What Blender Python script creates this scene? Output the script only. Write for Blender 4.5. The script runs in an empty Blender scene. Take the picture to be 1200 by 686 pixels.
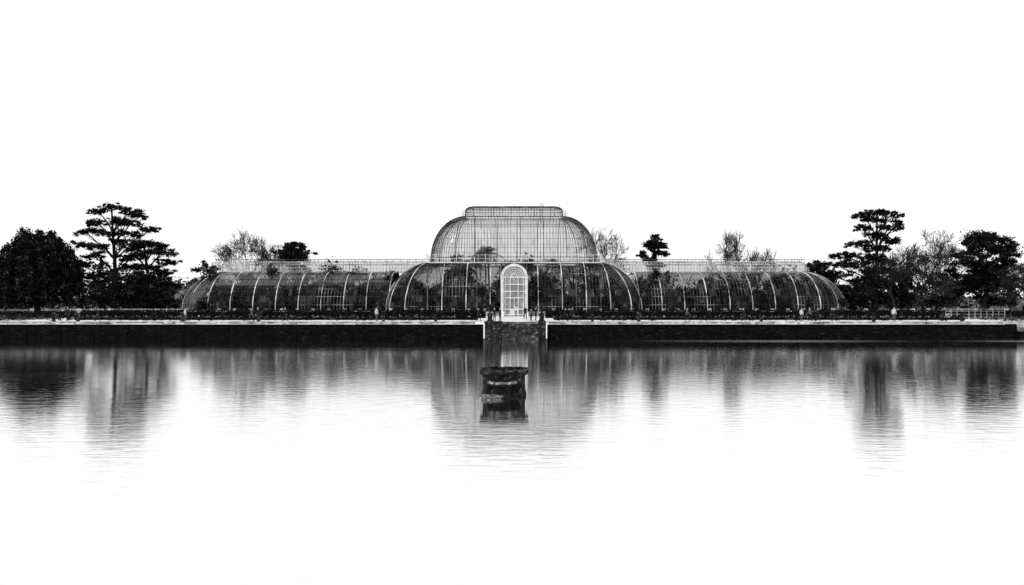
import bpy, math, random
import numpy as np
from mathutils import Vector
random.seed(7); rng=np.random.default_rng(7)
scene=bpy.context.scene
scene.view_settings.view_transform='Standard'
scene.view_settings.look='None'
scene.view_settings.exposure=0
R=math.radians
GZ=2.0   # terrace level above the water
BX=0.35  # palm house centre X
BY=138.0 # palm house long axis Y

# ---------------------------------------------------------------- materials
def new_mat(name):
    m=bpy.data.materials.new(name); m.use_nodes=True
    nt=m.node_tree; nt.nodes.clear()
    out=nt.nodes.new('ShaderNodeOutputMaterial')
    return m,nt,out
def g(v,a=1.0): return (v,v,v,a)
def noise_mat(name,stops,scale=1.0,rough=0.85,detail=6,spec=0.15,bump=0.0,bscale=8.0,stretch=(1,1,1),metal=0.0):
    m,nt,out=new_mat(name)
    N=nt.nodes; L=nt.links
    p=N.new('ShaderNodeBsdfPrincipled'); p.inputs['Roughness'].default_value=rough
    p.inputs['Specular IOR Level'].default_value=spec
    p.inputs['Metallic'].default_value=metal
    geo=N.new('ShaderNodeNewGeometry')
    mp=N.new('ShaderNodeMapping'); mp.inputs['Scale'].default_value=stretch
    L.new(geo.outputs['Position'],mp.inputs['Vector'])
    n=N.new('ShaderNodeTexNoise'); n.inputs['Scale'].default_value=scale; n.inputs['Detail'].default_value=detail
    n.inputs['Roughness'].default_value=0.65
    L.new(mp.outputs[0],n.inputs['Vector'])
    r=N.new('ShaderNodeValToRGB')
    el=r.color_ramp.elements
    el[0].position=stops[0][0]; el[0].color=g(stops[0][1])
    el[1].position=stops[-1][0]; el[1].color=g(stops[-1][1])
    for s in stops[1:-1]:
        e=el.new(s[0]); e.color=g(s[1])
    L.new(n.outputs['Fac'],r.inputs['Fac']); L.new(r.outputs['Color'],p.inputs['Base Color'])
    if bump>0:
        n2=N.new('ShaderNodeTexNoise'); n2.inputs['Scale'].default_value=bscale; n2.inputs['Detail'].default_value=6
        L.new(mp.outputs[0],n2.inputs['Vector'])
        b=N.new('ShaderNodeBump'); b.inputs['Strength'].default_value=0.8; b.inputs['Distance'].default_value=bump
        L.new(n2.outputs['Fac'],b.inputs['Height']); L.new(b.outputs[0],p.inputs['Normal'])
    L.new(p.outputs[0],out.inputs['Surface'])
    return m
M_paint=noise_mat('white_paint',[(0.3,0.5),(0.6,0.82)],0.8,0.5)
M_rib=noise_mat('rib_paint',[(0.36,0.08),(0.5,0.4),(0.62,0.82)],0.30,0.5)
M_bar=noise_mat('glazing_bar_paint',[(0.40,0.006),(0.53,0.05),(0.66,0.45)],0.22,0.5,detail=4)
M_bardk=noise_mat('silhouette_bar_paint',[(0.35,0.008),(0.52,0.03),(0.7,0.25)],0.3,0.5)  # dark colour paints in the backlit look of bars against bright sky
M_stone=noise_mat('pale_stone',[(0.36,0.05),(0.5,0.25),(0.66,0.65)],0.9,0.9,bump=0.02,detail=9)
M_wall=noise_mat('wet_dark_brick',[(0.4,0.002),(0.6,0.006),(0.74,0.04)],1.6,0.9,bump=0.03,bscale=4,stretch=(1,1,3),spec=0.03,detail=10)
M_dstone=noise_mat('weathered_stone',[(0.38,0.004),(0.55,0.016),(0.66,0.10),(0.78,0.42)],3.5,0.8,bump=0.03,bscale=9,detail=9)
M_step=noise_mat('step_stone',[(0.38,0.01),(0.56,0.05),(0.74,0.3)],2.2,0.9,bump=0.02)
M_gravel=noise_mat('pale_gravel',[(0.33,0.25),(0.48,0.6),(0.7,0.78)],0.6,0.95,detail=10)
M_grass=noise_mat('grass',[(0.3,0.04),(0.6,0.1),(0.8,0.2)],0.3,0.95,detail=10)
M_bark=noise_mat('bark',[(0.3,0.006),(0.7,0.025)],2.0,0.95,spec=0.03)
M_twig=noise_mat('bare_bark',[(0.3,0.010),(0.7,0.06)],1.0,0.95,spec=0.03)
M_leafd=noise_mat('dark_foliage',[(0.42,0.004),(0.55,0.014),(0.64,0.08),(0.74,0.24)],0.8,0.8,spec=0.05,detail=12)  # pale end of the ramp paints speckled highlights into the leaf colour
M_leafm=noise_mat('foliage',[(0.4,0.005),(0.53,0.025),(0.62,0.13),(0.74,0.34)],0.7,0.8,spec=0.05,detail=12)  # leaf highlights painted into the ramp here too
M_leafl=noise_mat('pale_foliage',[(0.38,0.05),(0.5,0.25),(0.62,0.45),(0.75,0.65)],0.9,0.8,detail=10)
M_hedge=noise_mat('box_hedge_foliage',[(0.4,0.004),(0.6,0.012),(0.72,0.08)],1.6,0.85,spec=0.05,detail=10)
M_int=noise_mat('tropical_foliage',[(0.42,0.004),(0.54,0.02),(0.62,0.2),(0.72,0.55)],0.55,0.6,detail=10)
M_skin=noise_mat('skin',[(0.3,0.3),(0.7,0.38)],5,0.6)
M_hair=noise_mat('hair',[(0.3,0.01),(0.7,0.04)],30,0.6)
M_clothd=noise_mat('dark_cloth',[(0.3,0.006),(0.7,0.02)],8,0.9)
M_clothm=noise_mat('grey_cloth',[(0.3,0.06),(0.7,0.12)],8,0.9)
M_clothl=noise_mat('pale_cloth',[(0.3,0.5),(0.7,0.7)],8,0.9)

def glass_mat(name,tr,dirt_sheen_lo,dirt_sheen_hi,dirt_sheen_col,fmul=0.5,radd=0.04,panes=0.0):  # diffuse layer: dirt on old panes, painted sky reflection on door panes
    m,nt,out=new_mat(name); N=nt.nodes; L=nt.links
    t=N.new('ShaderNodeBsdfTransparent'); t.inputs[0].default_value=g(tr)
    gl=N.new('ShaderNodeBsdfGlossy'); gl.inputs['Color'].default_value=g(0.9); gl.inputs['Roughness'].default_value=0.08
    d=N.new('ShaderNodeBsdfDiffuse'); d.inputs['Color'].default_value=g(dirt_sheen_col)
    lw=N.new('ShaderNodeLayerWeight'); lw.inputs['Blend'].default_value=0.25
    ma=N.new('ShaderNodeMath'); ma.operation='MULTIPLY_ADD'; ma.inputs[1].default_value=fmul; ma.inputs[2].default_value=radd
    L.new(lw.outputs['Fresnel'],ma.inputs[0])
    mx=N.new('ShaderNodeMixShader'); L.new(ma.outputs[0],mx.inputs[0]); L.new(t.outputs[0],mx.inputs[1]); L.new(gl.outputs[0],mx.inputs[2])
    geo=N.new('ShaderNodeNewGeometry')
    n=N.new('ShaderNodeTexNoise'); n.inputs['Scale'].default_value=0.3; n.inputs['Detail'].default_value=8; n.inputs['Roughness'].default_value=0.7
    L.new(geo.outputs['Position'],n.inputs['Vector'])
    mr=N.new('ShaderNodeMapRange'); mr.inputs['From Min'].default_value=0.45; mr.inputs['From Max'].default_value=0.72
    mr.inputs['To Min'].default_value=dirt_sheen_lo; mr.inputs['To Max'].default_value=dirt_sheen_hi
    L.new(n.outputs['Fac'],mr.inputs['Value'])
    fac=mr.outputs[0]
    if panes:
        mp=N.new('ShaderNodeMapping'); mp.inputs['Scale'].default_value=(1/0.545,1/6.0,1/1.05)
        L.new(geo.outputs['Position'],mp.inputs['Vector'])
        fl=N.new('ShaderNodeVectorMath'); fl.operation='FLOOR'; L.new(mp.outputs[0],fl.inputs[0])
        wn=N.new('ShaderNodeTexWhiteNoise'); wn.noise_dimensions='3D'; L.new(fl.outputs[0],wn.inputs['Vector'])
        pw=N.new('ShaderNodeMath'); pw.operation='POWER'; pw.inputs[1].default_value=7; L.new(wn.outputs['Value'],pw.inputs[0])
        ml=N.new('ShaderNodeMath'); ml.operation='MULTIPLY_ADD'; ml.inputs[1].default_value=panes; L.new(pw.outputs[0],ml.inputs[0]); L.new(fac,ml.inputs[2]); fac=ml.outputs[0]
    mx2=N.new('ShaderNodeMixShader'); L.new(fac,mx2.inputs[0]); L.new(mx.outputs[0],mx2.inputs[1]); L.new(d.outputs[0],mx2.inputs[2])
    L.new(mx2.outputs[0],out.inputs['Surface'])
    return m
M_glass=glass_mat('old_glass',0.58,0.0,0.10,0.2,0.10,0.0,panes=0.22)
M_glassup=glass_mat('old_glass_upper',0.86,0.0,0.10,0.4,0.3,0.02,panes=0.25)
M_doorglass=glass_mat('door_glass',0.6,0.35,0.6,0.75,0.5,0.1)  # pale diffuse share imitates a bright reflection in the glass

# water ---------------------------------------------------------------
def water_mat():
    m,nt,out=new_mat('pond_water'); N=nt.nodes; L=nt.links
    geo=N.new('ShaderNodeNewGeometry')
    gl=N.new('ShaderNodeBsdfGlossy'); gl.inputs['Color'].default_value=g(0.95)
    mp=N.new('ShaderNodeMapping'); mp.inputs['Scale'].default_value=(0.02,0.09,1); mp.inputs['Location'].default_value=(3.1,1.7,0)
    L.new(geo.outputs['Position'],mp.inputs['Vector'])
    n=N.new('ShaderNodeTexNoise'); n.inputs['Scale'].default_value=1.0; n.inputs['Detail'].default_value=5
    L.new(mp.outputs[0],n.inputs['Vector'])
    mr=N.new('ShaderNodeMapRange'); mr.inputs['From Min'].default_value=0.46; mr.inputs['From Max'].default_value=0.72
    mr.inputs['To Min'].default_value=0.042; mr.inputs['To Max'].default_value=0.085
    L.new(n.outputs['Fac'],mr.inputs['Value'])
    acc=mr.outputs[0]
    for (cx,cy,sx,sy,amt) in ((31,89.5,24,4.5,0.17),(58,89.5,11,4,0.15)):
        mb=N.new('ShaderNodeMapping'); mb.vector_type='POINT'
        mb.inputs['Scale'].default_value=(1/sx,1/sy,0); mb.inputs['Location'].default_value=(-cx/sx,-cy/sy,0)
        L.new(geo.outputs['Position'],mb.inputs['Vector'])
        ln=N.new('ShaderNodeVectorMath'); ln.operation='LENGTH'; L.new(mb.outputs[0],ln.inputs[0])
        ad=N.new('ShaderNodeMath'); ad.operation='MULTIPLY_ADD'; ad.inputs[1].default_value=1.3; L.new(n.outputs['Fac'],ad.inputs[0]); L.new(ln.outputs['Value'],ad.inputs[2])
        r2=N.new('ShaderNodeMapRange'); r2.interpolation_type='SMOOTHSTEP'
        r2.inputs['From Min'].default_value=0.6; r2.inputs['From Max'].default_value=1.8; r2.inputs['To Min'].default_value=amt; r2.inputs['To Max'].default_value=0
        L.new(ad.outputs[0],r2.inputs['Value'])
        s=N.new('ShaderNodeMath'); s.operation='ADD'; L.new(acc,s.inputs[0]); L.new(r2.outputs[0],s.inputs[1]); acc=s.outputs[0]
    L.new(acc,gl.inputs['Roughness'])
    mp2=N.new('ShaderNodeMapping'); mp2.inputs['Scale'].default_value=(0.9,2.6,1)
    L.new(geo.outputs['Position'],mp2.inputs['Vector'])
    n2=N.new('ShaderNodeTexNoise'); n2.inputs['Scale'].default_value=1.0; n2.inputs['Detail'].default_value=5; n2.inputs['Distortion'].default_value=0.6
    L.new(mp2.outputs[0],n2.inputs['Vector'])
    b=N.new('ShaderNodeBump'); b.inputs['Strength'].default_value=1.0; b.inputs['Distance'].default_value=0.008
    L.new(n2.outputs['Fac'],b.inputs['Height']); L.new(b.outputs[0],gl.inputs['Normal'])
    L.new(gl.outputs[0],out.inputs['Surface'])
    return m
M_water=water_mat()

# ---------------------------------------------------------------- mesh helpers
def link(ob,parent=None):
    scene.collection.objects.link(ob)
    if parent: ob.parent=parent
    return ob
def empty(name,loc=(0,0,0)):
    e=bpy.data.objects.new(name,None); e.empty_display_size=0.5; e.location=loc
    scene.collection.objects.link(e); return e
class Geo:
    def __init__(s): s.v=[]; s.f=[]; s.m=[]
    def quad(s,a,b,c,d,m=0):
        i=len(s.v); s.v+= [tuple(a),tuple(b),tuple(c),tuple(d)]; s.f.append((i,i+1,i+2,i+3)); s.m.append(m)
    def poly(s,pts,m=0):
        i=len(s.v); s.v+=[tuple(p) for p in pts]; s.f.append(tuple(range(i,i+len(pts)))); s.m.append(m)
    def box(s,x0,x1,y0,y1,z0,z1,m=0):
        i=len(s.v)
        s.v+=[(x0,y0,z0),(x1,y0,z0),(x1,y1,z0),(x0,y1,z0),(x0,y0,z1),(x1,y0,z1),(x1,y1,z1),(x0,y1,z1)]
        for q in ((0,3,2,1),(4,5,6,7),(0,1,5,4),(1,2,6,5),(2,3,7,6),(3,0,4,7)):
            s.f.append(tuple(i+k for k in q)); s.m.append(m)
    def tube(s,pts,rad,sides=4,m=0,closed=False,cap=True):
        n=len(pts); P=[Vector(p) for p in pts]; base=len(s.v)
        if not hasattr(rad,'__len__'): rad=[rad]*n
        for i in range(n):
            if closed: t=P[(i+1)%n]-P[i-1]
            else: t=P[min(i+1,n-1)]-P[max(i-1,0)]
            if t.length<1e-9: t=Vector((0,0,1))
            t.normalize()
            ref=Vector((0,0,1)) if abs(t.z)<0.9 else Vector((0,1,0)) 
            u=t.cross(ref).normalized(); w=t.cross(u).normalized()
            for k in range(sides):
                a=2*math.pi*(k+0.5)/sides
                q=P[i]+(u*math.cos(a)+w*math.sin(a))*rad[i]
                s.v.append((q.x,q.y,q.z))
        for i in range(n if closed else n-1):
            j=(i+1)%n
            for k in range(sides):
                k2=(k+1)%sides
                s.f.append((base+i*sides+k,base+i*sides+k2,base+j*sides+k2,base+j*sides+k)); s.m.append(m)
        if cap and not closed:
            s.f.append(tuple(base+k for k in range(sides))[::-1]); s.m.append(m)
            s.f.append(tuple(base+(n-1)*sides+k for k in range(sides))); s.m.append(m)
    def lathe(s,prof,cx,cy,cz,seg=16,m=0):
        base=len(s.v)
        for r,z in prof:
            for k in range(seg):
                a=2*math.pi*k/seg; s.v.append((cx+r*math.cos(a),cy+r*math.sin(a),cz+z))
        for i in range(len(prof)-1):
            for k in range(seg):
                k2=(k+1)%seg
                s.f.append((base+i*seg+k,base+i*seg+k2,base+(i+1)*seg+k2,base+(i+1)*seg+k)); s.m.append(m)
        s.f.append(tuple(base+(len(prof)-1)*seg+k for k in range(seg))); s.m.append(m)
    def obj(s,name,mats,parent=None,smooth=False,bevel=0):
        me=bpy.data.meshes.new(name); me.from_pydata(s.v,[],s.f)
        if not isinstance(mats,(list,tuple)): mats=[mats]
        for mt in mats: me.materials.append(mt)
        me.polygons.foreach_set('material_index',s.m)
        if smooth: me.polygons.foreach_set('use_smooth',[True]*len(s.f))
        me.update()
        ob=bpy.data.objects.new(name,me)
        if bevel:
            b=ob.modifiers.new('Bevel','BEVEL'); b.width=bevel; b.segments=2
        return link(ob,parent)
def quads_obj(name,V,mat,parent=None):
    n=len(V); me=bpy.data.meshes.new(name)
    me.vertices.add(n*4); me.vertices.foreach_set('co',V.reshape(-1).astype(np.float32))
    me.loops.add(n*4); me.loops.foreach_set('vertex_index',np.arange(n*4,dtype=np.int32))
    me.polygons.add(n); me.polygons.foreach_set('loop_start',np.arange(0,n*4,4,dtype=np.int32))
    try: me.polygons.foreach_set('loop_total',np.full(n,4,dtype=np.int32))
    except Exception: pass
    me.materials.append(mat); me.update(calc_edges=True); me.validate()
    ob=bpy.data.objects.new(name,me); return link(ob,parent)
def leaves(centers,radii,n,size,flat=0.0,shell=0.5):
    C=np.repeat(np.array(centers,float),n,axis=0); RR=np.repeat(np.array(radii,float),n,axis=0)
    k=len(C); d=rng.normal(size=(k,3)); d/=np.linalg.norm(d,axis=1)[:,None]
    r=rng.random(k)**shell
    r*=1+0.3*rng.normal(size=k)
    P=C+d*RR*r[:,None]
    a=rng.normal(size=(k,3)); a[:,2]*=(1-flat); a/=np.linalg.norm(a,axis=1)[:,None]
    b=rng.normal(size=(k,3)); b[:,2]*=(1-flat); b-=a*(a*b).sum(1)[:,None]; b/=np.linalg.norm(b,axis=1)[:,None]+1e-9
    s=size*(0.5+rng.random(k))[:,None]
    a=a*s; b=b*s*0.55
    return np.stack([P-a,P-b,P+a,P+b],axis=1)

# ---------------------------------------------------------------- ground & water
def build_ground():
    G=Geo()
    xs=[-1500,-90,90,1500]; ys=[-600,6,95,1800]
    idx={}
    for j,y in enumerate(ys):
        for i,x in enumerate(xs):
            idx[(i,j)]=len(G.v); G.v.append((x,y,GZ))
    for j in range(3):
        for i in range(3):
            if i==1 and j==1: continue
            G.f.append((idx[(i,j)],idx[(i+1,j)],idx[(i+1,j+1)],idx[(i,j+1)])); G.m.append(0)
    G.obj('ground',M_grass)
    T=Geo(); T.quad((-89,95.3,GZ+.004),(89,95.3,GZ+.004),(89,128,GZ+.004),(-89,128,GZ+.004)); T.obj('gravel_terrace',M_gravel)
    B=Geo(); B.quad((-90,6,-1.6),(90,6,-1.6),(90,95,-1.6),(-90,95,-1.6)); B.obj('pond_bed',M_wall)
    W=Geo(); W.quad((-89.98,6.02,0),(89.98,6.02,0),(89.98,94.99,0),(-89.98,94.99,0)); W.obj('pond_water',M_water)
    w=Geo()
    w.box(-90,-3.5,94.6,95.0,-1.6,GZ-0.28); w.box(4.3,61.5,94.6,95,-1.6,GZ-0.28)
    w.box(-90,-89.6,6,94.6,-1.6,GZ-0.02); w.box(89.6,90,6,94.6,-1.6,GZ-0.02); w.box(-89.6,89.6,5.9,6.3,-1.6,GZ-0.02)
    for x in np.arange(-88,61,4.1):
        if -4<x<5: continue
        w.box(x-0.18,x+0.18,94.52,94.6,-1.6,GZ-0.3)
    w.box(61.5,90,94.0,95.0,-1.6,GZ-1.1)
    w.obj('retaining_wall',M_wall)
    c=Geo()
    x=-90.0
    while x<61.0:
        L=random.uniform(1.1,1.7)
        if not(x+L>-3.5 and x<4.3):
            c.box(x,min(x+L-0.03,61.5),94.45+random.uniform(-.02,.02),95.35,GZ-random.uniform(0.15,0.25),GZ+random.uniform(0.03,0.07))
        x+=L
    c.box(61.6,90,93.9,95.3,GZ-1.09,GZ-0.55); c.box(61.6,90,95.0,97,GZ-0.5,GZ+0.03)
    c.obj('stone_coping',M_stone)
build_ground()

# landing steps
S=empty('stone_steps')
st=Geo()
for i in range(9):
    z1=GZ+0.02-i*0.23; y1=95.4-i*0.3
    st.box(-1.2,3.2,y1-0.3,y1,z1-0.6,z1,m=0 if i>0 else 1)
st.obj('treads',[M_step,M_stone],S)
pp=Geo()
for (a,b) in ((-3.3,-1.22),(3.22,4.1)):
    pp.box(a,b,93.6,95.9,-1.5,GZ-0.1)
    pp.box(a-0.06,b+0.06,93.5,95.95,GZ-0.097,GZ+0.1)
pp.obj('flank_walls',M_dstone,S,bevel=0.03)

def urn(x,y,z,s=1.0):
    u=Geo()
    u.box(x-0.32*s,x+0.32*s,y-0.32*s,y+0.32*s,z,z+0.12*s)
    u.box(x-0.25*s,x+0.25*s,y-0.25*s,y+0.25*s,z+0.12*s,z+0.75*s)
    u.box(x-0.3*s,x+0.3*s,y-0.3*s,y+0.3*s,z+0.75*s,z+0.85*s)
    u.lathe([(0.18*s,0.85*s),(0.09*s,0.95*s),(0.12*s,1.02*s),(0.3*s,1.2*s),(0.34*s,1.4*s),(0.4*s,1.46*s),(0.38*s,1.5*s),(0.3*s,1.45*s)],x,y,z,14)
    o=u.obj('stone_urn',M_dstone)
    q=leaves([(x,y,z+1.6*s)],[(0.4*s,0.4*s,0.25*s)],60,0.12)
    quads_obj('urn_plants',q,M_leafm,o)
for (x,y) in ((-2.7,95.5),(3.66,95.5)): urn(x,y,GZ+0.1,1.15)
for x in (-57,-54,-41,-31.5,-16,-9.5,10,15.8,31,45,56): urn(x,96.6,GZ,0.62)

# ---------------------------------------------------------------- fountain plinth in pond
F=empty('fountain_plinth',(0,0,0))
def plinth():
    G=Geo(); cx,cy=-0.42,41.0
    def octo(hx,hy,c,z0,z1):
        pts=[(-hx+c,-hy),(hx-c,-hy),(hx,-hy+c),(hx,hy-c),(hx-c,hy),(-hx+c,hy),(-hx,hy-c),(-hx,-hy+c)]
        lo=[(cx+a,cy+b,z0) for a,b in pts]; hi=[(cx+a,cy+b,z1) for a,b in pts]
        for i in range(8):
            j=(i+1)%8; G.quad(lo[i],lo[j],hi[j],hi[i])
        G.poly(hi); G.poly(lo[::-1])
    octo(1.16,0.96,0.22,-1.5,0.16); octo(1.10,0.9,0.2,0.163,1.08); octo(1.18,0.98,0.22,1.083,1.17); octo(1.27,1.07,0.24,1.173,1.36)
    G.obj('octagonal_block',M_dstone,F,bevel=0.025)
    M_rim=noise_mat('rim_highlight_stone',[(0.38,0.02),(0.52,0.12),(0.64,0.5)],4.5,0.8,bump=0.02,bscale=9)  # pale colour paints the highlights on rim and lower step
    M_dk=noise_mat('dark_basin_stone',[(0.4,0.003),(0.62,0.015),(0.75,0.12)],4.5,0.8,bump=0.02,bscale=9)  # darker stone for the basin body below the rim
    H=Geo(); bx,by=cx-0.08,cy-1.15
    H.lathe([(0.8,-1.5),(0.8,-0.02),(0.76,0.06),(0.5,0.10),(0.44,0.2),(0.42,0.46),(0.5,0.56),(0.72,0.66),(0.76,0.72)],bx,by,0,28)
    H.obj('basin',M_dk,F)
    H=Geo(); H.lathe([(0.765,0.722),(0.78,0.76),(0.77,0.8),(0.72,0.83),(0.62,0.80),(0.2,0.74)],bx,by,0,28); H.obj('basin_rim',M_rim,F)
    H=Geo(); H.lathe([(0.66,-1.5),(0.66,0.08),(0.62,0.14),(0.3,0.17)],cx-0.66,cy-1.6,0,24); H.obj('lower_step',M_rim,F)
    cs=[(cx+random.uniform(-1.1,1.1),cy+random.uniform(-.95,.8),1.37) for _ in range(40)]
    quads_obj('moss_and_weeds',leaves(cs,[(0.2,0.12,0.06)]*40,40,0.04),M_leafd,F)
    e=Geo()
    x=cx-1.0
    while x<cx+1.0:
        L=random.uniform(0.08,0.3)
        if random.random()<0.6: e.box(x,min(cx+1.0,x+L),cy-1.085,cy-1.073,1.30,1.345)
        x+=L+0.03
    e.obj('edge_highlights',M_rim,F)  # pale strips painted as highlights along the slab's front edge
plinth()

# ---------------------------------------------------------------- palm house
PH=empty('palm_house_glasshouse')
def rrect(hx,hy,r,cx,cy,step,closed=True):
    pts=[]
    def line(x0,y0,x1,y1,nx,ny):
        L=math.hypot(x1-x0,y1-y0); n=max(1,round(L/step))
        for i in range(n): t=i/n; pts.append((x0+(x1-x0)*t,y0+(y1-y0)*t,nx,ny))
    def arc(ax,ay,a0,a1):
        n=max(3,round(abs(a1-a0)*r/step))
        for i in range(n):
            a=a0+(a1-a0)*i/n; pts.append((ax+r*math.cos(a),ay+r*math.sin(a),math.cos(a),math.sin(a)))
    H=math.pi/2
    line(cx-hx+r,cy-hy,cx+hx-r,cy-hy,0,-1); arc(cx+hx-r,cy-hy+r,-H,0)
    if hy-r>0.01: line(cx+hx,cy-hy+r,cx+hx,cy+hy-r,1,0)
    arc(cx+hx-r,cy+hy-r,0,H); line(cx+hx-r,cy+hy,cx-hx+r,cy+hy,0,1); arc(cx-hx+r,cy+hy-r,H,2*H)
    if hy-r>0.01: line(cx-hx,cy+hy-r,cx-hx,cy-hy+r,-1,0)
    arc(cx-hx+r,cy-hy+r,2*H,3*H)
    return pts
def wing_path(side,x_in,x_out,hy,step):
    pts=[]; xa=x_out-hy
    n=round((xa-x_in)/step)
    for i in range(n): pts.append((x_in+(xa-x_in)*i/n,-hy,0,-1))
    m=round(math.pi*hy/step)
    for i in range(m+1):
        a=-math.pi/2+math.pi*i/m; pts.append((xa+hy*math.cos(a),hy*math.sin(a),math.cos(a),math.sin(a)))
    for i in range(1,n+1): pts.append((xa-(xa-x_in)*i/n,hy,0,1))
    return [(BX+side*x,BY+y,side*nx,ny) for x,y,nx,ny in pts]
def qprof(w,z0,z1,n=12,vert=0.0,ease=0.05):
    out=[]
    if vert>0: out.append((0,z0))
    zz=z0+vert
    for i in range(n+1):
        t=i/n*math.pi/2; out.append((w*(1-math.cos(t)+ease*math.sin(2*t)),zz+(z1-zz)*(math.sin(t)-ease*0.6*math.sin(2*t))))
    return out
def shell(tag,path,prof,closed,gmat,every=7,br=0.035,rr=0.11,rings=(),ringr=0.04,off=0,bmat=None,rmat=None):
    def P(p,q,o=0.0): return (p[0]-p[2]*(q[0]-o),p[1]-p[3]*(q[0]-o),q[1])
    G=Geo(); n=len(path)
    for i in range(n if closed else n-1):
        a=path[i]; b=path[(i+1)%n]
        for k in range(len(prof)-1):
            G.quad(P(a,prof[k]),P(b,prof[k]),P(b,prof[k+1]),P(a,prof[k+1]))
    G.obj(tag+'_glass',gmat,PH)
    B=Geo(); Rb=Geo()
    for i,p in enumerate(path):
        pts=[P(p,q,0.03) for q in prof]
        if (i+off)%every==0:
            Rb.tube(pts,rr,4)
        else: B.tube(pts,br,3,cap=False)
    for ri in rings:
        pts=[P(p,prof[ri],0.05) for p in path]
        B.tube(pts,ringr,4,closed=closed)
    B.obj(tag+'_glazing_bars',bmat or M_bar,PH); Rb.obj(tag+'_ribs',rmat or M_rib,PH)

WH=7.9; XO=58.2; XI=21.0; WINS=6.4
wprof=qprof(WINS,GZ+0.7,9.35,12,vert=1.0)
for side,tag in ((-1,'west_wing'),(1,'east_wing')):
    path=wing_path(side,XI,XO,WH,0.545)
    shell(tag,path,wprof,False,M_glass,every=7,rings=(1,3,5,8,11,13),ringr=0.035,rr=0.09,br=0.026)
    G=Geo()
    for i in range(len(path)-1):
        a=path[i]; b=path[i+1]
        o=0.25
        A=(a[0]+a[2]*o,a[1]+a[3]*o); Bq=(b[0]+b[2]*o,b[1]+b[3]*o)
        G.quad((A[0],A[1],GZ-.1),(Bq[0],Bq[1],GZ-.1),(Bq[0],Bq[1],GZ+.7),(A[0],A[1],GZ+.7))
        G.quad((A[0],A[1],GZ+.7),(Bq[0],Bq[1],GZ+.7),(b[0]-b[2]*.2,b[1]-b[3]*.2,GZ+.7),(a[0]-a[2]*.2,a[1]-a[3]*.2,GZ+.7))
    G.obj(tag+'_plinth',M_stone,PH)
    lp=wing_path(side,14.8,XO-WINS,WH-WINS,0.545)
    shell(tag+'_lantern',lp,[(0,9.36),(0,10.75),(0.25,11.05),(0.8,11.25),(1.35,11.32)],False,M_glassup,every=7,rings=(0,1,3),ringr=0.06,rr=0.07,br=0.03,bmat=M_rib)
    rl=Geo()
    rp=wing_path(side,14.8,XO-WINS+0.5,WH-WINS+0.5,1.9)
    for zz in (9.6,10.15): rl.tube([(p[0],p[1],zz) for p in rp],0.03,4)
    for p in rp: rl.tube([(p[0],p[1],9.3),(p[0],p[1],10.2)],0.03,4)
    tp=wing_path(side,14.8,XO-WINS-0.3,WH-WINS-0.3,1.3)
    rl.tube([(p[0],p[1],11.65) for p in tp],0.04,4,m=1)
    for p in tp: rl.tube([(p[0],p[1],11.1),(p[0],p[1],11.68)],0.035,4,m=1)
    rl.obj(tag+'_railings',[M_paint,M_bardk],PH)
    eb=Geo()
    for p in path:
        if side*p[2]>0.95 : eb.tube([(p[0]-p[2]*(q[0]-0.06),p[1]-p[3]*(q[0]-0.06),q[1]) for q in wprof],0.07,4)
    eb.obj(tag+'_apse_bars',M_paint,PH)

CX,CYh=21.3,15.0; CI=6.9
cprof=qprof(CI,GZ+0.7,10.75,13,vert=0.8,ease=0.035)
cp=rrect(CX,CYh,7.1,BX,BY,0.545)
shell('transept_aisle',cp,cprof,True,M_glass,every=7,rings=(1,3,5,8,11,14),ringr=0.04,rr=0.09,off=2,br=0.026)
hb=Geo()
for p in cp:
    if (abs(p[2])>0.995 and abs(abs(p[1]-BY)-7.9)<0.3):
        hb.tube([(p[0]-p[2]*(q[0]-0.06),p[1],q[1]) for q in cprof],0.17,4)
hb.obj('aisle_end_ribs',M_paint,PH)
G=Geo(); n=len(cp)
for i in range(n):
    a=cp[i]; b=cp[(i+1)%n]; o=0.3
    A=(a[0]+a[2]*o,a[1]+a[3]*o); Bq=(b[0]+b[2]*o,b[1]+b[3]*o)
    G.quad((A[0],A[1],GZ-.1),(Bq[0],Bq[1],GZ-.1),(Bq[0],Bq[1],GZ+.7),(A[0],A[1],GZ+.7))
    G.quad((A[0],A[1],GZ+.7),(Bq[0],Bq[1],GZ+.7),(b[0]-b[2]*.2,b[1]-b[3]*.2,GZ+.7),(a[0]-a[2]*.2,a[1]-a[3]*.2,GZ+.7))
G.obj('transept_plinth',M_stone,PH)
UX,UY,UI=14.5,8.2,5.9
up=rrect(UX,UY,6.2,BX,BY,0.55)
shell('clerestory_wall',up,[(0,10.6),(0,11.1),(0,11.7)],True,M_glassup,every=7,rings=(0,2),ringr=0.08,rr=0.1,br=0.035,off=4,bmat=M_bardk)
shell('upper_vault',up,qprof(UI,11.7,19.1,14,ease=0.01),True,M_glassup,every=7,rings=(2,4,7,10,12),ringr=0.035,rr=0.085,br=0.034,off=4,bmat=M_bardk,rmat=M_bardk)
rg=Geo()
def ring_slab(G,h0x,h0y,h1x,h1y,z0,z1):
    G.box(BX-h1x,BX+h1x,BY-h1y,BY-h0y,z0,z1); G.box(BX-h1x,BX+h1x,BY+h0y,BY+h1y,z0,z1)
    G.box(BX-h1x,BX-h0x,BY-h0y,BY+h0y,z0,z1); G.box(BX+h0x,BX+h1x,BY-h0y,BY+h0y,z0,z1)
ring_slab(rg,UX-3.3,UY-1.2,UX+0.35,UY+0.35,10.65,10.85)
rg.obj('gallery_deck',M_paint,PH)
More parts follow.
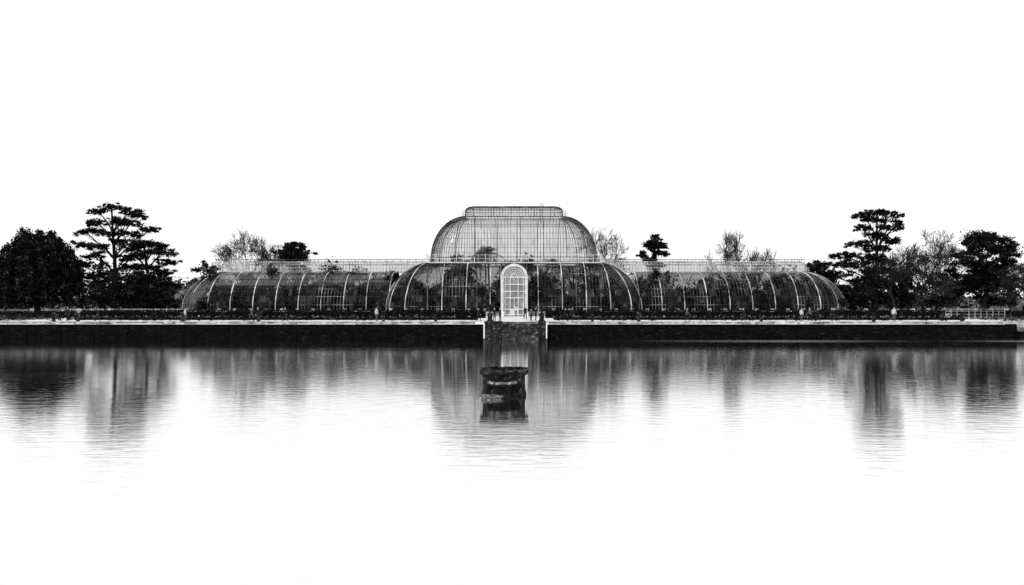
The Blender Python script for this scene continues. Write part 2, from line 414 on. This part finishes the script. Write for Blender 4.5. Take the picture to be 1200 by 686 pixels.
def rail(G,hx,hy,z0,h,step=1.2,r=0.03,rails=(1.0,0.5)):
    P=rrect(hx,hy,0.4,BX,BY,step)
    for f in rails: G.tube([(p[0],p[1],z0+h*f) for p in P],r*1.2,4,closed=True)
    for i,p in enumerate(P):
        G.tube([(p[0],p[1],z0),(p[0],p[1],z0+h+(0.25 if i%4==0 else 0))],r*(1.8 if i%4==0 else 1),4)
rr_=Geo(); rail(rr_,UX+0.3,UY+0.3,10.85,1.2)
shell('dome_lantern',rrect(UX-UI,UY-UI,1.5,BX,BY,0.5),[(0,19.1),(0,20.2),(0.2,20.6),(0.7,20.85),(1.3,20.95)],True,M_glassup,every=7,rings=(0,1,4),ringr=0.09,rr=0.08,br=0.04,bmat=M_bardk,rmat=M_bardk)
rail(rr_,UX-UI+0.5,UY-UI+0.5,19.15,0.9,step=1.4,r=0.025)
for x in (-8.1,0,8.1): rr_.tube([(BX+x,BY,20.9),(BX+x,BY,21.5)],0.05,5)
for dx in (-0.25,0.25): rr_.tube([(BX+4.8+dx,BY-3.0,21.3),(BX+4.8+dx,BY-3.1,19.1),(BX+4.8+dx,BY-5.4,17.6)],0.045,4,m=1)
for k in range(9): rr_.tube([(BX+4.55,BY-3.1,19.2+k*0.25),(BX+5.05,BY-3.1,19.2+k*0.25)],0.03,4,m=1)
rr_.obj('gallery_railings',[M_paint,M_bark],PH)
cap=Geo()
cap.box(BX-7.1,BX+7.1,BY-1.05,BY+1.05,20.9,20.98)
cap.obj('dome_ridge_cap',M_bardk,PH)

def portal():
    G=Geo(); y=BY-CYh-0.75; w=1.85; zs=8.15; cx=BX
    def arch(rad,z0,yy,r,n=20,m=0,dep=None):
        pts=[(cx-rad,yy,z0)]+[(cx-rad*math.cos(math.pi*i/n),yy,zs+rad*math.sin(math.pi*i/n)) for i in range(n+1)]+[(cx+rad,yy,z0)]
        G.tube(pts,r,4)
    arch(w+0.05,GZ+0.02,y,0.30); arch(w-0.42,GZ+0.3,y+0.02,0.10)
    for dx in (-0.62,0.62): G.tube([(cx+dx,y+0.03,GZ),(cx+dx,y+0.03,zs+0.05)],0.085,4)
    G.tube([(cx,y+0.03,GZ),(cx,y+0.03,4.9)],0.07,4)
    for z in (GZ+0.25,3.1,4.9,5.9,7.0,zs): G.box(cx-w+.1,cx+w-.1,y-0.03,y+0.12,z-0.075,z+0.075)
    for i in range(1,7):
        a=math.pi*i/7; G.tube([(cx+0.5*math.cos(a),y+0.04,zs+0.5*math.sin(a)),(cx+(w-.1)*math.cos(a),y+0.04,zs+(w-.1)*math.sin(a))],0.05,4)
    G.tube([(cx-0.5*math.cos(math.pi*i/8),y+.04,zs+0.5*math.sin(math.pi*i/8)) for i in range(9)],0.06,4)
    G.tube([(cx-1.1*math.cos(math.pi*i/10),y+.04,zs+1.1*math.sin(math.pi*i/10)) for i in range(11)],0.045,4)
    G.box(cx-0.56,cx-0.05,y+0.05,y+0.1,GZ+0.1,3.05); G.box(cx+0.05,cx+0.56,y+0.05,y+0.1,GZ+0.1,3.05)
    for s in (-1,1):
        G.box(cx+s*(w+.05)-0.33,cx+s*(w+.05)+0.33,y-0.33,y+0.36,GZ,GZ+0.7); G.box(cx+s*(w+.05)-0.3,cx+s*(w+.05)+0.3,y-0.3,y+0.33,zs-0.2,zs+0.05)
    G.obj('entrance_frame',M_paint,PH)
    D=Geo()
    pts=[(cx-w,y+0.15,GZ)]+[(cx-w*math.cos(math.pi*i/20),y+0.15,zs+w*math.sin(math.pi*i/20)) for i in range(21)]+[(cx+w,y+0.15,GZ)]
    D.poly(pts); D.obj('entrance_glazing',glass_mat('entrance_glass',0.6,0.25,0.6,0.75,0.4,0.06),PH)  # whitish diffuse panes stand in for reflected sky
    V=Geo(); rad=w+0.1
    sec=[(-rad,GZ)]+[(-rad*math.cos(math.pi*i/16),zs+rad*math.sin(math.pi*i/16)) for i in range(17)]+[(rad,GZ)]
    for i in range(len(sec)-1):
        a,b=sec[i],sec[i+1]
        V.quad((cx+a[0],y+0.2,a[1]),(cx+b[0],y+0.2,b[1]),(cx+b[0],y+6.5,b[1]),(cx+a[0],y+6.5,a[1]))
    V.obj('entrance_vault',M_doorglass,PH)
portal()

def interior():
    cs=[];rs=[]
    for i in range(360):
        x=random.uniform(-54,54); y=random.uniform(-5.0,5.0)
        h=random.uniform(0.6,6.6)*(0.8+0.3*math.sin(x*0.55)+0.12*math.sin(x*1.9))
        if abs(x)<20: y=random.uniform(-11,11)
        if abs(x)<13 and abs(y)<7: h*=1.4
        s=random.uniform(0.6,1.5)
        cs.append((BX+x,BY+y,GZ+max(0.8,h))); rs.append((s,s,s*1.1))
    for i in range(230):
        x=random.uniform(-54,54); cs.append((BX+x,BY+random.uniform(-5,5),GZ+random.uniform(0.8,3.6))); rs.append((2.2,1.2,1.4))
    q=[leaves(cs,rs,95,0.36)]
    quads_obj('tropical_planting',np.concatenate(q),M_int,PH)
    T=Geo(); fr=[]
    specs=[(-4.3,-1,10.6,4.0),(-5.0,1.5,10.0,3.9),(-6.5,0,9.4,3.6),(-8.8,1,8.4,3.6),(6.5,0,8.8,3.4),(10.5,2,7.8,3.2),(1.5,3,8.2,3.4),(3.5,-2,7.8,3.3),(-1,0,8.3,3.4),(8.5,-2,7.4,3.3),(-11,-1,7.0,3.3),(-2,-8,5.5,3),(5,-8,5.0,3),(-12,-7,4.5,3),(13,-7,4.8,3),(-17,-4,5,3),(17,-4,5,3)]
    for k in range(40):
        x=random.choice((-1,1))*random.uniform(19,52); specs.append((x,random.uniform(-3.5,3.5),random.uniform(2.5,5.0),random.uniform(1.8,2.8)))
    for x,y,h,L in specs:
        b=Vector((BX+x,BY+y,GZ)); top=b+Vector((random.uniform(-.4,.4),0,h))
        T.tube([b,(b+top)/2+Vector((.1,0,0)),top],[0.22,0.17,0.14],6)
        for j in range(20):
            a=random.uniform(0,6.28); el=random.uniform(0.1,1.2); l=L*random.uniform(0.75,1.05)
            pts=[]
            for t in np.linspace(0,1,9):
                r=l*t*math.cos(el)*(1-0.1*t); z=l*(t*math.sin(el)-0.75*t*t*(1.0-0.3*math.sin(el)))
                pts.append(top+Vector((r*math.cos(a),r*math.sin(a),z)))
            side=Vector((-math.sin(a),math.cos(a),0))
            for t in range(8):
                p,qq=pts[t],pts[t+1]; d=(qq-p)
                for sgn in (-1,1):
                    for u in (0,0.5):
                        p0=p+d*u; wl=l*0.27*math.sin(math.pi*(0.1+0.85*(t+u)/8))
                        tip=p0+side*sgn*wl+d*0.5+Vector((0,0,-0.35*wl))
                        fr.append([p0,p0+d*0.38,tip+d*0.05,tip])
        T.tube([top,top+Vector((0,0,.3))],[.2,.05],5)
    T.obj('palm_trunks',M_bark,PH)
    quads_obj('palm_fronds',np.array([[tuple(v) for v in q] for q in fr]),M_int,PH)
    f=Geo(); f.box(BX-56,BX+56,BY-6.6,BY+6.6,GZ+0.01,GZ+0.25); f.obj('planting_beds',M_hedge,PH)
    c=Geo()
    for x in np.arange(-14.5,14.6,4.15):
        for y in (-8,8): c.tube([(BX+x,BY+y,GZ),(BX+x,BY+y,10.7)],0.11,6)
    c.obj('iron_columns',M_rib,PH)
interior()

# ---------------------------------------------------------------- trees
def limb(T,a,b,r0,r1,sag=0.0,n=5,sides=5):
    a=Vector(a);b=Vector(b); pts=[];rad=[]
    L=(b-a).length
    for i in range(n+1):
        t=i/n; p=a.lerp(b,t)+Vector((random.uniform(-1,1),random.uniform(-1,1),random.uniform(-1,1)))*L*0.035*(0<i<n)
        p.z+=sag*math.sin(math.pi*t); pts.append(p); rad.append(r0+(r1-r0)*t)
    T.tube(pts,rad,sides); return pts
def cedar(x,y,h,plates,name='cedar_tree',mat=None,lean=0.0,tr=0.5,leaf=0.19,spread=1.0,dens=46):
    T=Geo(); base=Vector((x,y,GZ-0.1)); n=8; tp=[]
    for i in range(n+1):
        t=i/n; tp.append(base+Vector((lean*t+math.sin(t*5)*0.25,0.2*math.sin(t*4),h*t)))
    T.tube(tp,[tr*(1-0.85*i/n)+0.04 for i in range(n+1)],8)
    cs=[];rs=[]
    for dx,ph,hw in plates:
        py=random.uniform(-2.2,2.2)
        k=max(0,min(n,int((ph-1.2-abs(dx)*0.35)/h*n))); a=tp[k]
        c=Vector((x+dx,y+py,GZ+ph))
        pts=limb(T,a,c,0.19,0.06,0.25)
        tilt=random.uniform(-0.12,0.12)+(-0.10 if dx>0 else 0.10)*(abs(dx)>2)
        m=int(8+hw*9)
        for j in range(m):
            ang=random.uniform(0,6.28); rr=hw*spread*math.sqrt(random.random())*random.uniform(0.8,1.2)
            q=c+Vector((rr*math.cos(ang),rr*0.8*math.sin(ang),random.uniform(-.45,.55)+rr*math.cos(ang)*tilt))
            s=random.uniform(0.22,0.75); cs.append(q); rs.append((s*1.1,s,s*random.uniform(0.4,0.75)))
            if j%2==0: T.tube([pts[random.randint(2,5)],q],[0.05,0.02],3)
    o=T.obj(name,M_bark)
    quads_obj('foliage',leaves(cs,rs,dens,leaf,flat=0.3,shell=0.6),mat or M_leafd,o)
    return o
def dense_tree(x,y,h,hw,name='broadleaf_tree',mat=None,base_h=0.15,clumps=60,per=120,leaf=0.2,cs_scale=1.0,depth=None,flat=0.75):
    T=Geo(); b=Vector((x,y,GZ-0.1)); top=b+Vector((random.uniform(-.5,.5),0,h*0.75))
    mid=limb(T,b,top,0.045*h*0.6+0.1,0.12,n=6,sides=7)
    depth=depth or hw; cs=[];rs=[]
    mains=[]
    for i in range(max(8,clumps//5)):
        th=random.uniform(0,6.28); u=random.uniform(-0.95,1); hh=math.sqrt(1-u*u); rr=random.uniform(0.3,0.85)
        cz0=h*(base_h+(1-base_h)/2); rz=h*(1-base_h)/2; S=hw*random.uniform(0.22,0.42)
        mains.append((Vector((x+(hw-S*0.6)*hh*rr*math.cos(th),y+(depth-S*.6)*hh*rr*math.sin(th),GZ+cz0+(rz-S*0.55)*u)),S))
    for c0,S in mains:
        limb(T,mid[random.randint(2,5)],c0,0.13,0.03,n=4,sides=4)
        for k in range(6):
            d=Vector((random.gauss(0,1),random.gauss(0,1),random.gauss(0,0.8))).normalized()*S*random.uniform(0.3,1.15)
            d.z*=flat
            s=S*random.uniform(0.2,0.5)*cs_scale
            c=c0+d
            if c.z-s*0.5<GZ: c.z=GZ+s*0.6
            cs.append(c); rs.append((s*1.15,s*1.15,s*flat)); 
    o=T.obj(name,M_bark)
    quads_obj('foliage',leaves(cs,rs,per,leaf),mat or M_leafd,o)
    return o
def weeping(x,y,h,hw):
    T=Geo(); b=Vector((x,y,GZ-.1)); mid=limb(T,b,b+Vector((0,0,h*0.8)),0.6,0.15,n=6,sides=7)
    cs=[];rs=[]
    N=150
    for i in range(N):
        th=i*2.39996+random.uniform(-.3,.3); rr=math.sqrt((i+0.5)/N); hx=hw*rr
        ztop=GZ+h*(1-0.5*rr**2.4)*random.uniform(0.86,1.0)
        px=x+hx*math.cos(th); py=y+hx*math.sin(th)
        limb(T,mid[random.randint(3,6)],(px,py,ztop-0.4),0.1,0.03,sag=0.5,n=4,sides=4)
        L=random.uniform(0.4,0.9)*(ztop-GZ); z=ztop; 
        while z>ztop-L:
            s=random.uniform(0.25,0.65); cs.append((px+random.uniform(-.3,.3),py+random.uniform(-.3,.3),z)); rs.append((s,s,s*1.5)); z-=s*1.5
    o=T.obj('weeping_beech_tree',M_bark)
    quads_obj('foliage',leaves(cs,rs,40,0.2),M_leafd,o)
def bare_tree(x,y,h,hw,name='bare_tree',trunk=0.3,levels=6,seed=1,fork=0.25,mat=None,rmin=0.024):
    rd=random.Random(seed); T=Geo()
    def grow(p,d,L,r,lev):
        n=3; pts=[p];rad=[r]; q=p.copy(); dd=d.copy()
        for i in range(n):
            dd=(dd+Vector((rd.uniform(-1,1),rd.uniform(-1,1),rd.uniform(-.5,.8)))*0.15).normalized()
            q=q+dd*L/n; pts.append(q.copy()); rad.append(max(rmin,r*(1-0.4*(i+1)/n)))
        T.tube(pts,rad,5 if lev>3 else 3,cap=False)
        if lev<=0: return
        k=3 if lev<levels else 5
        for j in range(k):
            a=rd.uniform(0,6.28) if lev<levels else 6.28*j/k; sp=rd.uniform(0.35,0.95)
            u=dd.orthogonal().normalized(); w=dd.cross(u)
            nd=(dd*math.cos(sp)+(u*math.cos(a)+w*math.sin(a))*math.sin(sp)); nd.z+=0.08; nd.normalize()
            st_=pts[rd.choice((2,3,3))]
            grow(st_,nd,L*rd.uniform(0.64,0.84),max(rmin,rad[-1]*rd.uniform(0.6,0.8)),lev-1)
    grow(Vector((x,y,GZ-.1)),Vector((0,0,1)),h*fork,trunk,levels)
    V=np.array(T.v)
    lo,hi=np.percentile(V[:,0]-x,[1.5,98.5]); ww=(hi-lo)/2
    V[:,0]=x+(V[:,0]-x)*hw/max(1e-3,ww)
    lo,hi=np.percentile(V[:,1]-y,[1.5,98.5]); V[:,1]=y+(V[:,1]-y)*hw/max(1e-3,(hi-lo)/2); V[:,2]=GZ+(V[:,2]-GZ)*h/(V[:,2].max()-GZ)
    T.v=[tuple(a) for a in V]
    return T.obj(name,mat or M_twig)

# left group
weeping(-85.5,140,15.6,7.6)
cedar(-77,150,20.8,[(0,20.3,2.4),(-2.6,19.4,1.8),(3,19.5,2.4),(6.0,18.4,1.8),(-4,17.4,2.2),(3.5,17.1,2.6),(0,17.8,2.0),(-6.0,15.6,2.0),(7,16.0,1.9),(-1.5,15.3,2.5),(3,15.2,2.4),(-5,13.0,2.4),(2.5,13.4,2.2),(5.5,13,2.2),(-2,12.4,2.0),(-3,10.8,2.0),(1.5,10.5,1.7),(-5.5,9.2,1.8),(-3.4,7.0,2)])
cedar(-69.7,148,13.4,[(-0.5,13.1,2.6),(2.8,12.6,2.2),(-3.2,12.2,2.2),(4.4,11.3,2.2),(1,11.4,2.6),(-2,10.6,2.2),(3.2,9.6,2.4),(-3.5,8.8,1.8),(0,8.6,2.4),(4.2,7.6,2.2),(1,6.6,2.4),(-2.6,6.0,2.2),(4,5.2,2.4),(0.5,4.4,2.8),(-2.2,3.2,3.0),(3,2.6,3),(0,1.4,3)],tr=0.35,spread=1.0)
dense_tree(-93,150,10,5,clumps=50,per=110)
dense_tree(-83,162,11,6,clumps=60,per=110,base_h=0.02)
dense_tree(-76,160,8.5,7,mat=M_leafm,clumps=70,per=110,base_h=0.02)
dense_tree(-64.5,162,8.5,4.5,mat=M_leafm,clumps=46,per=110,base_h=0.05)
dense_tree(-60.8,146,5.4,3.0,name='pale_shrub',mat=M_leafl,clumps=36,per=110,base_h=0.02)
dense_tree(-68,172,11,4,mat=M_leafm,clumps=50,per=100)
dense_tree(-61,176,9.5,3.4,mat=M_leafm,clumps=46,per=90)
# behind the left wing
bare_tree(-56.5,166,17.6,6.4,seed=3,fork=0.3,rmin=0.035)
dense_tree(-46.3,166,15.4,5.4,clumps=150,per=100,base_h=0.5,flat=0.5)
bare_tree(-53,170,15.5,5,seed=8,rmin=0.03)
# behind right
bare_tree(19.5,165,18.4,4.8,seed=5,rmin=0.03)
dense_tree(30.3,166,15.4,3.9,name='pine_tree',clumps=90,per=90,base_h=0.55,flat=0.6)
cedar(30.5,166,16.0,[(0.6,15.8,0.7),(0,14.8,1.0),(-1,14,1.2),(1.4,13.8,1.2)],name='pine_tree',tr=0.3)
bare_tree(47.5,165,17.6,4.4,seed=12,rmin=0.035)
bare_tree(53,168,13.8,3.4,seed=14,rmin=0.03)
# right group
dense_tree(61.5,152,10.6,5.8,clumps=110,per=110,base_h=0.02)
cedar(70,150,19.6,[(0.5,19.2,2.2),(-3.0,18.7,1.8),(3.2,19.0,1.8),(4.4,17.2,1.3),(-0.5,17.8,2.2),(1.8,16.2,2.2),(-2.0,16.4,1.5),(0.6,14.8,1.9),(2.8,13.6,1.6),(-2.8,13.2,2.6),(0.5,12.4,2.3),(-5,11.0,2.7),(-1,10.6,2.8),(2.2,9.8,1.9),(-4,9.2,3),(-6.6,9.4,2),(0.5,8,2.8),(-6.5,7.4,3),(-1.5,6.2,3.4),(2,4.8,2.8),(-4,4.6,3.4),(0,2.8,3.4),(-5,2.2,3.4),(-7,3.6,3)],lean=0.8,tr=0.5,spread=1.05,dens=54)
bare_tree(79.5,150,16.2,6.8,seed=21,trunk=0.35,rmin=0.03)
bare_tree(75.5,146,10,5,seed=22,trunk=0.2)
bare_tree(83,152,14.5,5,seed=23,trunk=0.25)
bare_tree(72.5,147,12,4,seed=25,trunk=0.25)
dense_tree(77,157,9.5,7.5,mat=M_leafm,clumps=90,per=110,base_h=0.02)
dense_tree(88.3,145,15.8,7.0,clumps=230,per=110,base_h=0.18,flat=0.65)
dense_tree(84,150,10,5,clumps=70,per=110,base_h=0.05)
dense_tree(95,155,9,5,clumps=70,per=110,base_h=0.05)
dense_tree(92.5,140,9,3.4,name='pale_shrub',mat=M_leafl,clumps=40,per=60,base_h=0.05)
bare_tree(91.5,137,10.5,3.8,seed=31,trunk=0.15)
# distant tree belt
cs=[];rs=[]
for i in range(420):
    x=random.uniform(-210,210); y=random.uniform(186,206)
    s=random.uniform(1.3,2.8); z=GZ+random.uniform(0.6,9.0)*(0.85+0.25*math.sin(x*0.11)+.1*math.sin(x*.37))
    cs.append((x,y,z)); rs.append((s*1.3,s,s))
for x in np.arange(-210,210,3.0):
    cs.append((x,190+random.uniform(-2,2),GZ+1.6)); rs.append((3,1.5,2.2))
quads_obj('distant_trees',leaves(cs,rs,130,0.45),M_leafm)

# ---------------------------------------------------------------- terrace planting
def hedge(x0,x1,y,w,h,name='box_hedge'):
    n=int((x1-x0)/1.2)+2; G=Geo(); xs=np.linspace(x0,x1,n)
    for i in range(n-1):
        ha=h*random.uniform(0.82,0.97)
        G.box(xs[i],xs[i+1]-0.004,y-w/2+0.08,y+w/2-0.08,GZ,GZ+ha)
    o=G.obj(name,M_hedge)
    L=x1-x0; N=int(L*130)
    P=np.empty((N,3)); P[:,0]=rng.uniform(x0,x1,N)
    f=rng.random(N)<0.55
    P[:,1]=np.where(f,y-w/2+rng.normal(0,0.05,N),y+rng.uniform(-w/2,w/2,N))
    P[:,2]=np.where(f,GZ+rng.uniform(0,h,N),GZ+h+rng.normal(0,0.07,N))
    a=rng.normal(size=(N,3))*0.06; b=rng.normal(size=(N,3))*0.06
    quads_obj('foliage',np.stack([P-a,P-b,P+a,P+b],1),M_hedge,o)
hedge(-62,-3.8,112,1.3,1.1); hedge(4.8,62,112,1.3,1.1)
hedge(-75,-63.5,113,1.2,0.9); hedge(64,78,113,1.2,1.0)
hedge(-58,-4.5,103,0.5,0.3); hedge(5.5,60,103,0.5,0.3)
def bedding(x0,x1,y0,y1,n,mat,name,s=0.28):
    cs=[(random.uniform(x0,x1),random.uniform(y0,y1),GZ+0.12) for _ in range(n)]
    rs=[(s*random.uniform(.5,1.4),s,s*random.uniform(0.4,1.3)) for _ in range(n)]
    quads_obj(name,leaves(cs,rs,26,0.09),mat)
bedding(-60,-5,99.5,110,300,M_leafd,'bedding_plants'); bedding(6,60,99.5,110,300,M_leafd,'bedding_plants')
bedding(-60,-5,104,110,320,M_leafl,'flower_bed'); bedding(6,60,104,110,320,M_leafl,'flower_bed')
bedding(-88,-62,97,111,380,M_leafm,'bedding_plants',0.55); bedding(62,88,97,111,380,M_leafm,'bedding_plants',0.55)
bedding(-64,-4,114,128,300,M_leafl,'flower_bed',0.45); bedding(6,64,114,128,300,M_leafl,'flower_bed',0.45)
def standard(x,y,h,s):
    T=Geo(); limb(T,(x,y,GZ),(x,y,GZ+h*0.6),0.06,0.04)
    cs=[(x+random.uniform(-.5,.5)*s,y+random.uniform(-.5,.5)*s,GZ+h*0.55+random.uniform(-.45,.55)*s+0.3) for _ in range(11)]
    for c in cs: T.tube([(x,y,GZ+h*0.45),c],[0.04,0.015],4)
    o=T.obj('standard_shrub',M_bark)
    quads_obj('foliage',leaves(cs,[(0.42*s,0.42*s,0.34*s)]*11,70,0.12),M_leafd,o)
for x,h,s in ((-51,2.5,1.1),(-47,2.6,1.05),(-41.8,2.9,1.1),(40.8,2.5,1.0),(45.2,2.5,0.95),(50.2,3.0,1.05),(51.6,2.2,.8)): standard(x,118,h,s)
k=Geo()
for (a,b) in ((-75,-4.5),(5.2,75)):
    x=a
    while x<b:
        k.box(x,min(x+2.4,b)-0.03,119.2,119.5,GZ,GZ+0.5); k.box(x+1.0,x+1.4,119.1,119.6,GZ,GZ+1.25); x+=2.4
k.obj('low_terrace_wall',M_stone)
f=Geo()
for x in np.arange(58,66.1,0.8):
    f.tube([(x,104,GZ),(x,104,GZ+1.5)],0.03,4)
for z in (0.35,0.75,1.15,1.45): f.tube([(58,104,GZ+z),(66,104,GZ+z)],0.022,4)
f.obj('white_fence',M_rib)
f=Geo()
for x in np.arange(-66,-48,1.6): f.tube([(x,116,GZ),(x,116,GZ+1.3)],0.04,4)
for z in (0.5,1.2): f.tube([(-66,116,GZ+z),(-48.4,116,GZ+z)],0.03,4)
f.obj('white_fence',M_paint)

# ---------------------------------------------------------------- people
def person_mesh(pose,top,legs,hair=M_hair):
    walk=pose=='walk'
    s=0.22 if walk else 0.09
    V={'pel':(0,0,0.93),'bel':(0,0,1.08),'che':(0,-.01,1.30),'nek':(0,0,1.47),'hd0':(0,-.01,1.55),'hd1':(0,-.02,1.64),'hd2':(0,-.01,1.73)}
    Rr={'pel':(.155,.12),'bel':(.14,.11),'che':(.17,.12),'nek':(.062,.062),'hd0':(.075,.085),'hd1':(.085,.10),'hd2':(.06,.07)}
    E=[('pel','bel'),('bel','che'),('che','nek'),('nek','hd0'),('hd0','hd1'),('hd1','hd2')]
    for sg,n in ((-1,'l'),(1,'r')):
        fy=-s*sg if walk else 0.0
        V['hip'+n]=(sg*.095,0,.88); V['kne'+n]=(sg*.10,fy*0.8-0.03,.49); V['ank'+n]=(sg*.10,fy*1.3+0.05,.09); V['toe'+n]=(sg*.12,fy*1.3-.15,.045)
        Rr['hip'+n]=(.095,.1); Rr['kne'+n]=(.062,.065); Rr['ank'+n]=(.042,.045); Rr['toe'+n]=(.042,.035)
        V['sho'+n]=(sg*.185,0,1.40); V['elb'+n]=(sg*.25,0.04+fy*-0.4,1.12); V['wri'+n]=(sg*.24,-.08+fy*-0.9,.89); V['han'+n]=(sg*.235,-.10+fy*-1.0,.80)
        if pose=='reach' and sg>0: V['elb'+n]=(.27,-.12,1.2); V['wri'+n]=(.12,-.30,1.38); V['han'+n]=(.08,-.33,1.46)
        Rr['sho'+n]=(.065,.065); Rr['elb'+n]=(.045,.045); Rr['wri'+n]=(.03,.03); Rr['han'+n]=(.038,.02)
        E+=[('pel','hip'+n),('hip'+n,'kne'+n),('kne'+n,'ank'+n),('ank'+n,'toe'+n),('che','sho'+n),('sho'+n,'elb'+n),('elb'+n,'wri'+n),('wri'+n,'han'+n)]
    names=list(V); me=bpy.data.meshes.new('body_skel')
    me.from_pydata([V[k] for k in names],[(names.index(a),names.index(b)) for a,b in E],[])
    ob=bpy.data.objects.new('tmp',me); scene.collection.objects.link(ob)
    md=ob.modifiers.new('Skin','SKIN')
    for i,k in enumerate(names):
        me.skin_vertices[0].data[i].radius=Rr[k]; me.skin_vertices[0].data[i].use_root=(k=='pel')
    sb=ob.modifiers.new('Sub','SUBSURF'); sb.levels=1; sb.render_levels=1
    dg=bpy.context.evaluated_depsgraph_get(); dg.update()
    m2=bpy.data.meshes.new_from_object(ob.evaluated_get(dg)); bpy.data.objects.remove(ob)
    m2.materials.clear()
    for mt in (M_skin,top,legs,hair,M_clothd): m2.materials.append(mt)
    for p in m2.polygons:
        c=p.center; p.use_smooth=True
        if c.z>1.68 or (c.z>1.55 and c.y>0.0): p.material_index=3
        elif c.z>1.45: p.material_index=0
        elif c.z<0.11: p.material_index=4
        elif abs(c.x)>0.2 and c.z<0.90: p.material_index=0
        elif c.z>0.92 or abs(c.x)>0.2: p.material_index=1
        else: p.material_index=2
    m2.name='body'; return m2
try:
    bodies=[person_mesh('walk',M_clothd,M_clothd),person_mesh('stand',M_clothd,M_clothd),person_mesh('reach',M_clothd,M_clothd),person_mesh('walk',M_clothm,M_clothd),person_mesh('stand',M_clothl,M_clothm)]
    ppl=[(-2.2,97.6,1,30),(-1.5,98.3,2,-50),(3.0,98.0,1,100),(2.4,97.4,3,170),(6.6,96.4,0,80),(7.5,96.6,1,-20),(0.6,119,4,0),(-31.6,96.6,1,20),(-32.5,96.9,3,-70),(-41,97.4,4,90),
         (-28.5,97.5,0,90),(37.2,97.0,3,-80),(38.3,97.2,0,-95),(40.2,97.6,1,10),(54,97,0,80),(48,97.6,4,0),(-52,97.5,0,-90),(-17,97.5,4,60),(1.8,105,0,10),(22,97.5,3,90),(-4.2,97.2,0,90),(-55.5,97,1,0),(29,97.2,0,-90),(36.4,97.6,4,20)]
    for i,(x,y,b,r) in enumerate(ppl):
        o=bpy.data.objects.new('person',bodies[b]); o.location=(x,y,GZ+0.006); o.rotation_euler=(0,0,R(r)); sc=random.uniform(0.95,1.06); o.scale=(sc,sc,sc); scene.collection.objects.link(o)
except Exception as e:
    print('PEOPLE FAILED',e)

# ---------------------------------------------------------------- light
SE,SR=42.0,-125.0
az=R(SR); el=R(SE)
dirv=Vector((math.sin(az)*math.cos(el),math.cos(az)*math.cos(el),math.sin(el)))
sd=bpy.data.lights.new('sun','SUN'); sd.energy=1.5; sd.angle=R(10); sd.color=(1,0.99,0.975)
so=bpy.data.objects.new('sun',sd); so.rotation_euler=(-dirv).to_track_quat('-Z','Y').to_euler(); so.location=(-60,-60,90); scene.collection.objects.link(so)
W=bpy.data.worlds.new('World'); scene.world=W; W.use_nodes=True; nt=W.node_tree; nt.nodes.clear()
o=nt.nodes.new('ShaderNodeOutputWorld'); bg=nt.nodes.new('ShaderNodeBackground'); sk=nt.nodes.new('ShaderNodeTexSky')
sk.sky_type='NISHITA'; sk.sun_disc=False; sk.sun_elevation=el; sk.sun_rotation=az; sk.air_density=1.0; sk.dust_density=3.0
hs=nt.nodes.new('ShaderNodeHueSaturation'); hs.inputs['Saturation'].default_value=0.0
mx=nt.nodes.new('ShaderNodeMix'); mx.data_type='RGBA'; mx.inputs['Factor'].default_value=0.78   # veil of bright cloud
ia=[i for i in mx.inputs if i.type=='RGBA']; oc=[i for i in mx.outputs if i.type=='RGBA'][0]
ia[1].default_value=(9.8,9.82,9.85,1)
nt.links.new(sk.outputs[0],hs.inputs['Color'])
nt.links.new(hs.outputs[0],ia[0]); nt.links.new(oc,bg.inputs['Color'])
bg.inputs['Strength'].default_value=0.125
nt.links.new(bg.outputs[0],o.inputs['Surface'])

# ---------------------------------------------------------------- camera
cd=bpy.data.cameras.new('camera'); cd.sensor_width=36; cd.lens=27.3; cd.clip_end=4000; cd.shift_y=0.0033
co=bpy.data.objects.new('camera',cd); co.location=(0,0,5.2); co.rotation_euler=(R(90),0,0); scene.collection.objects.link(co)
scene.camera=co
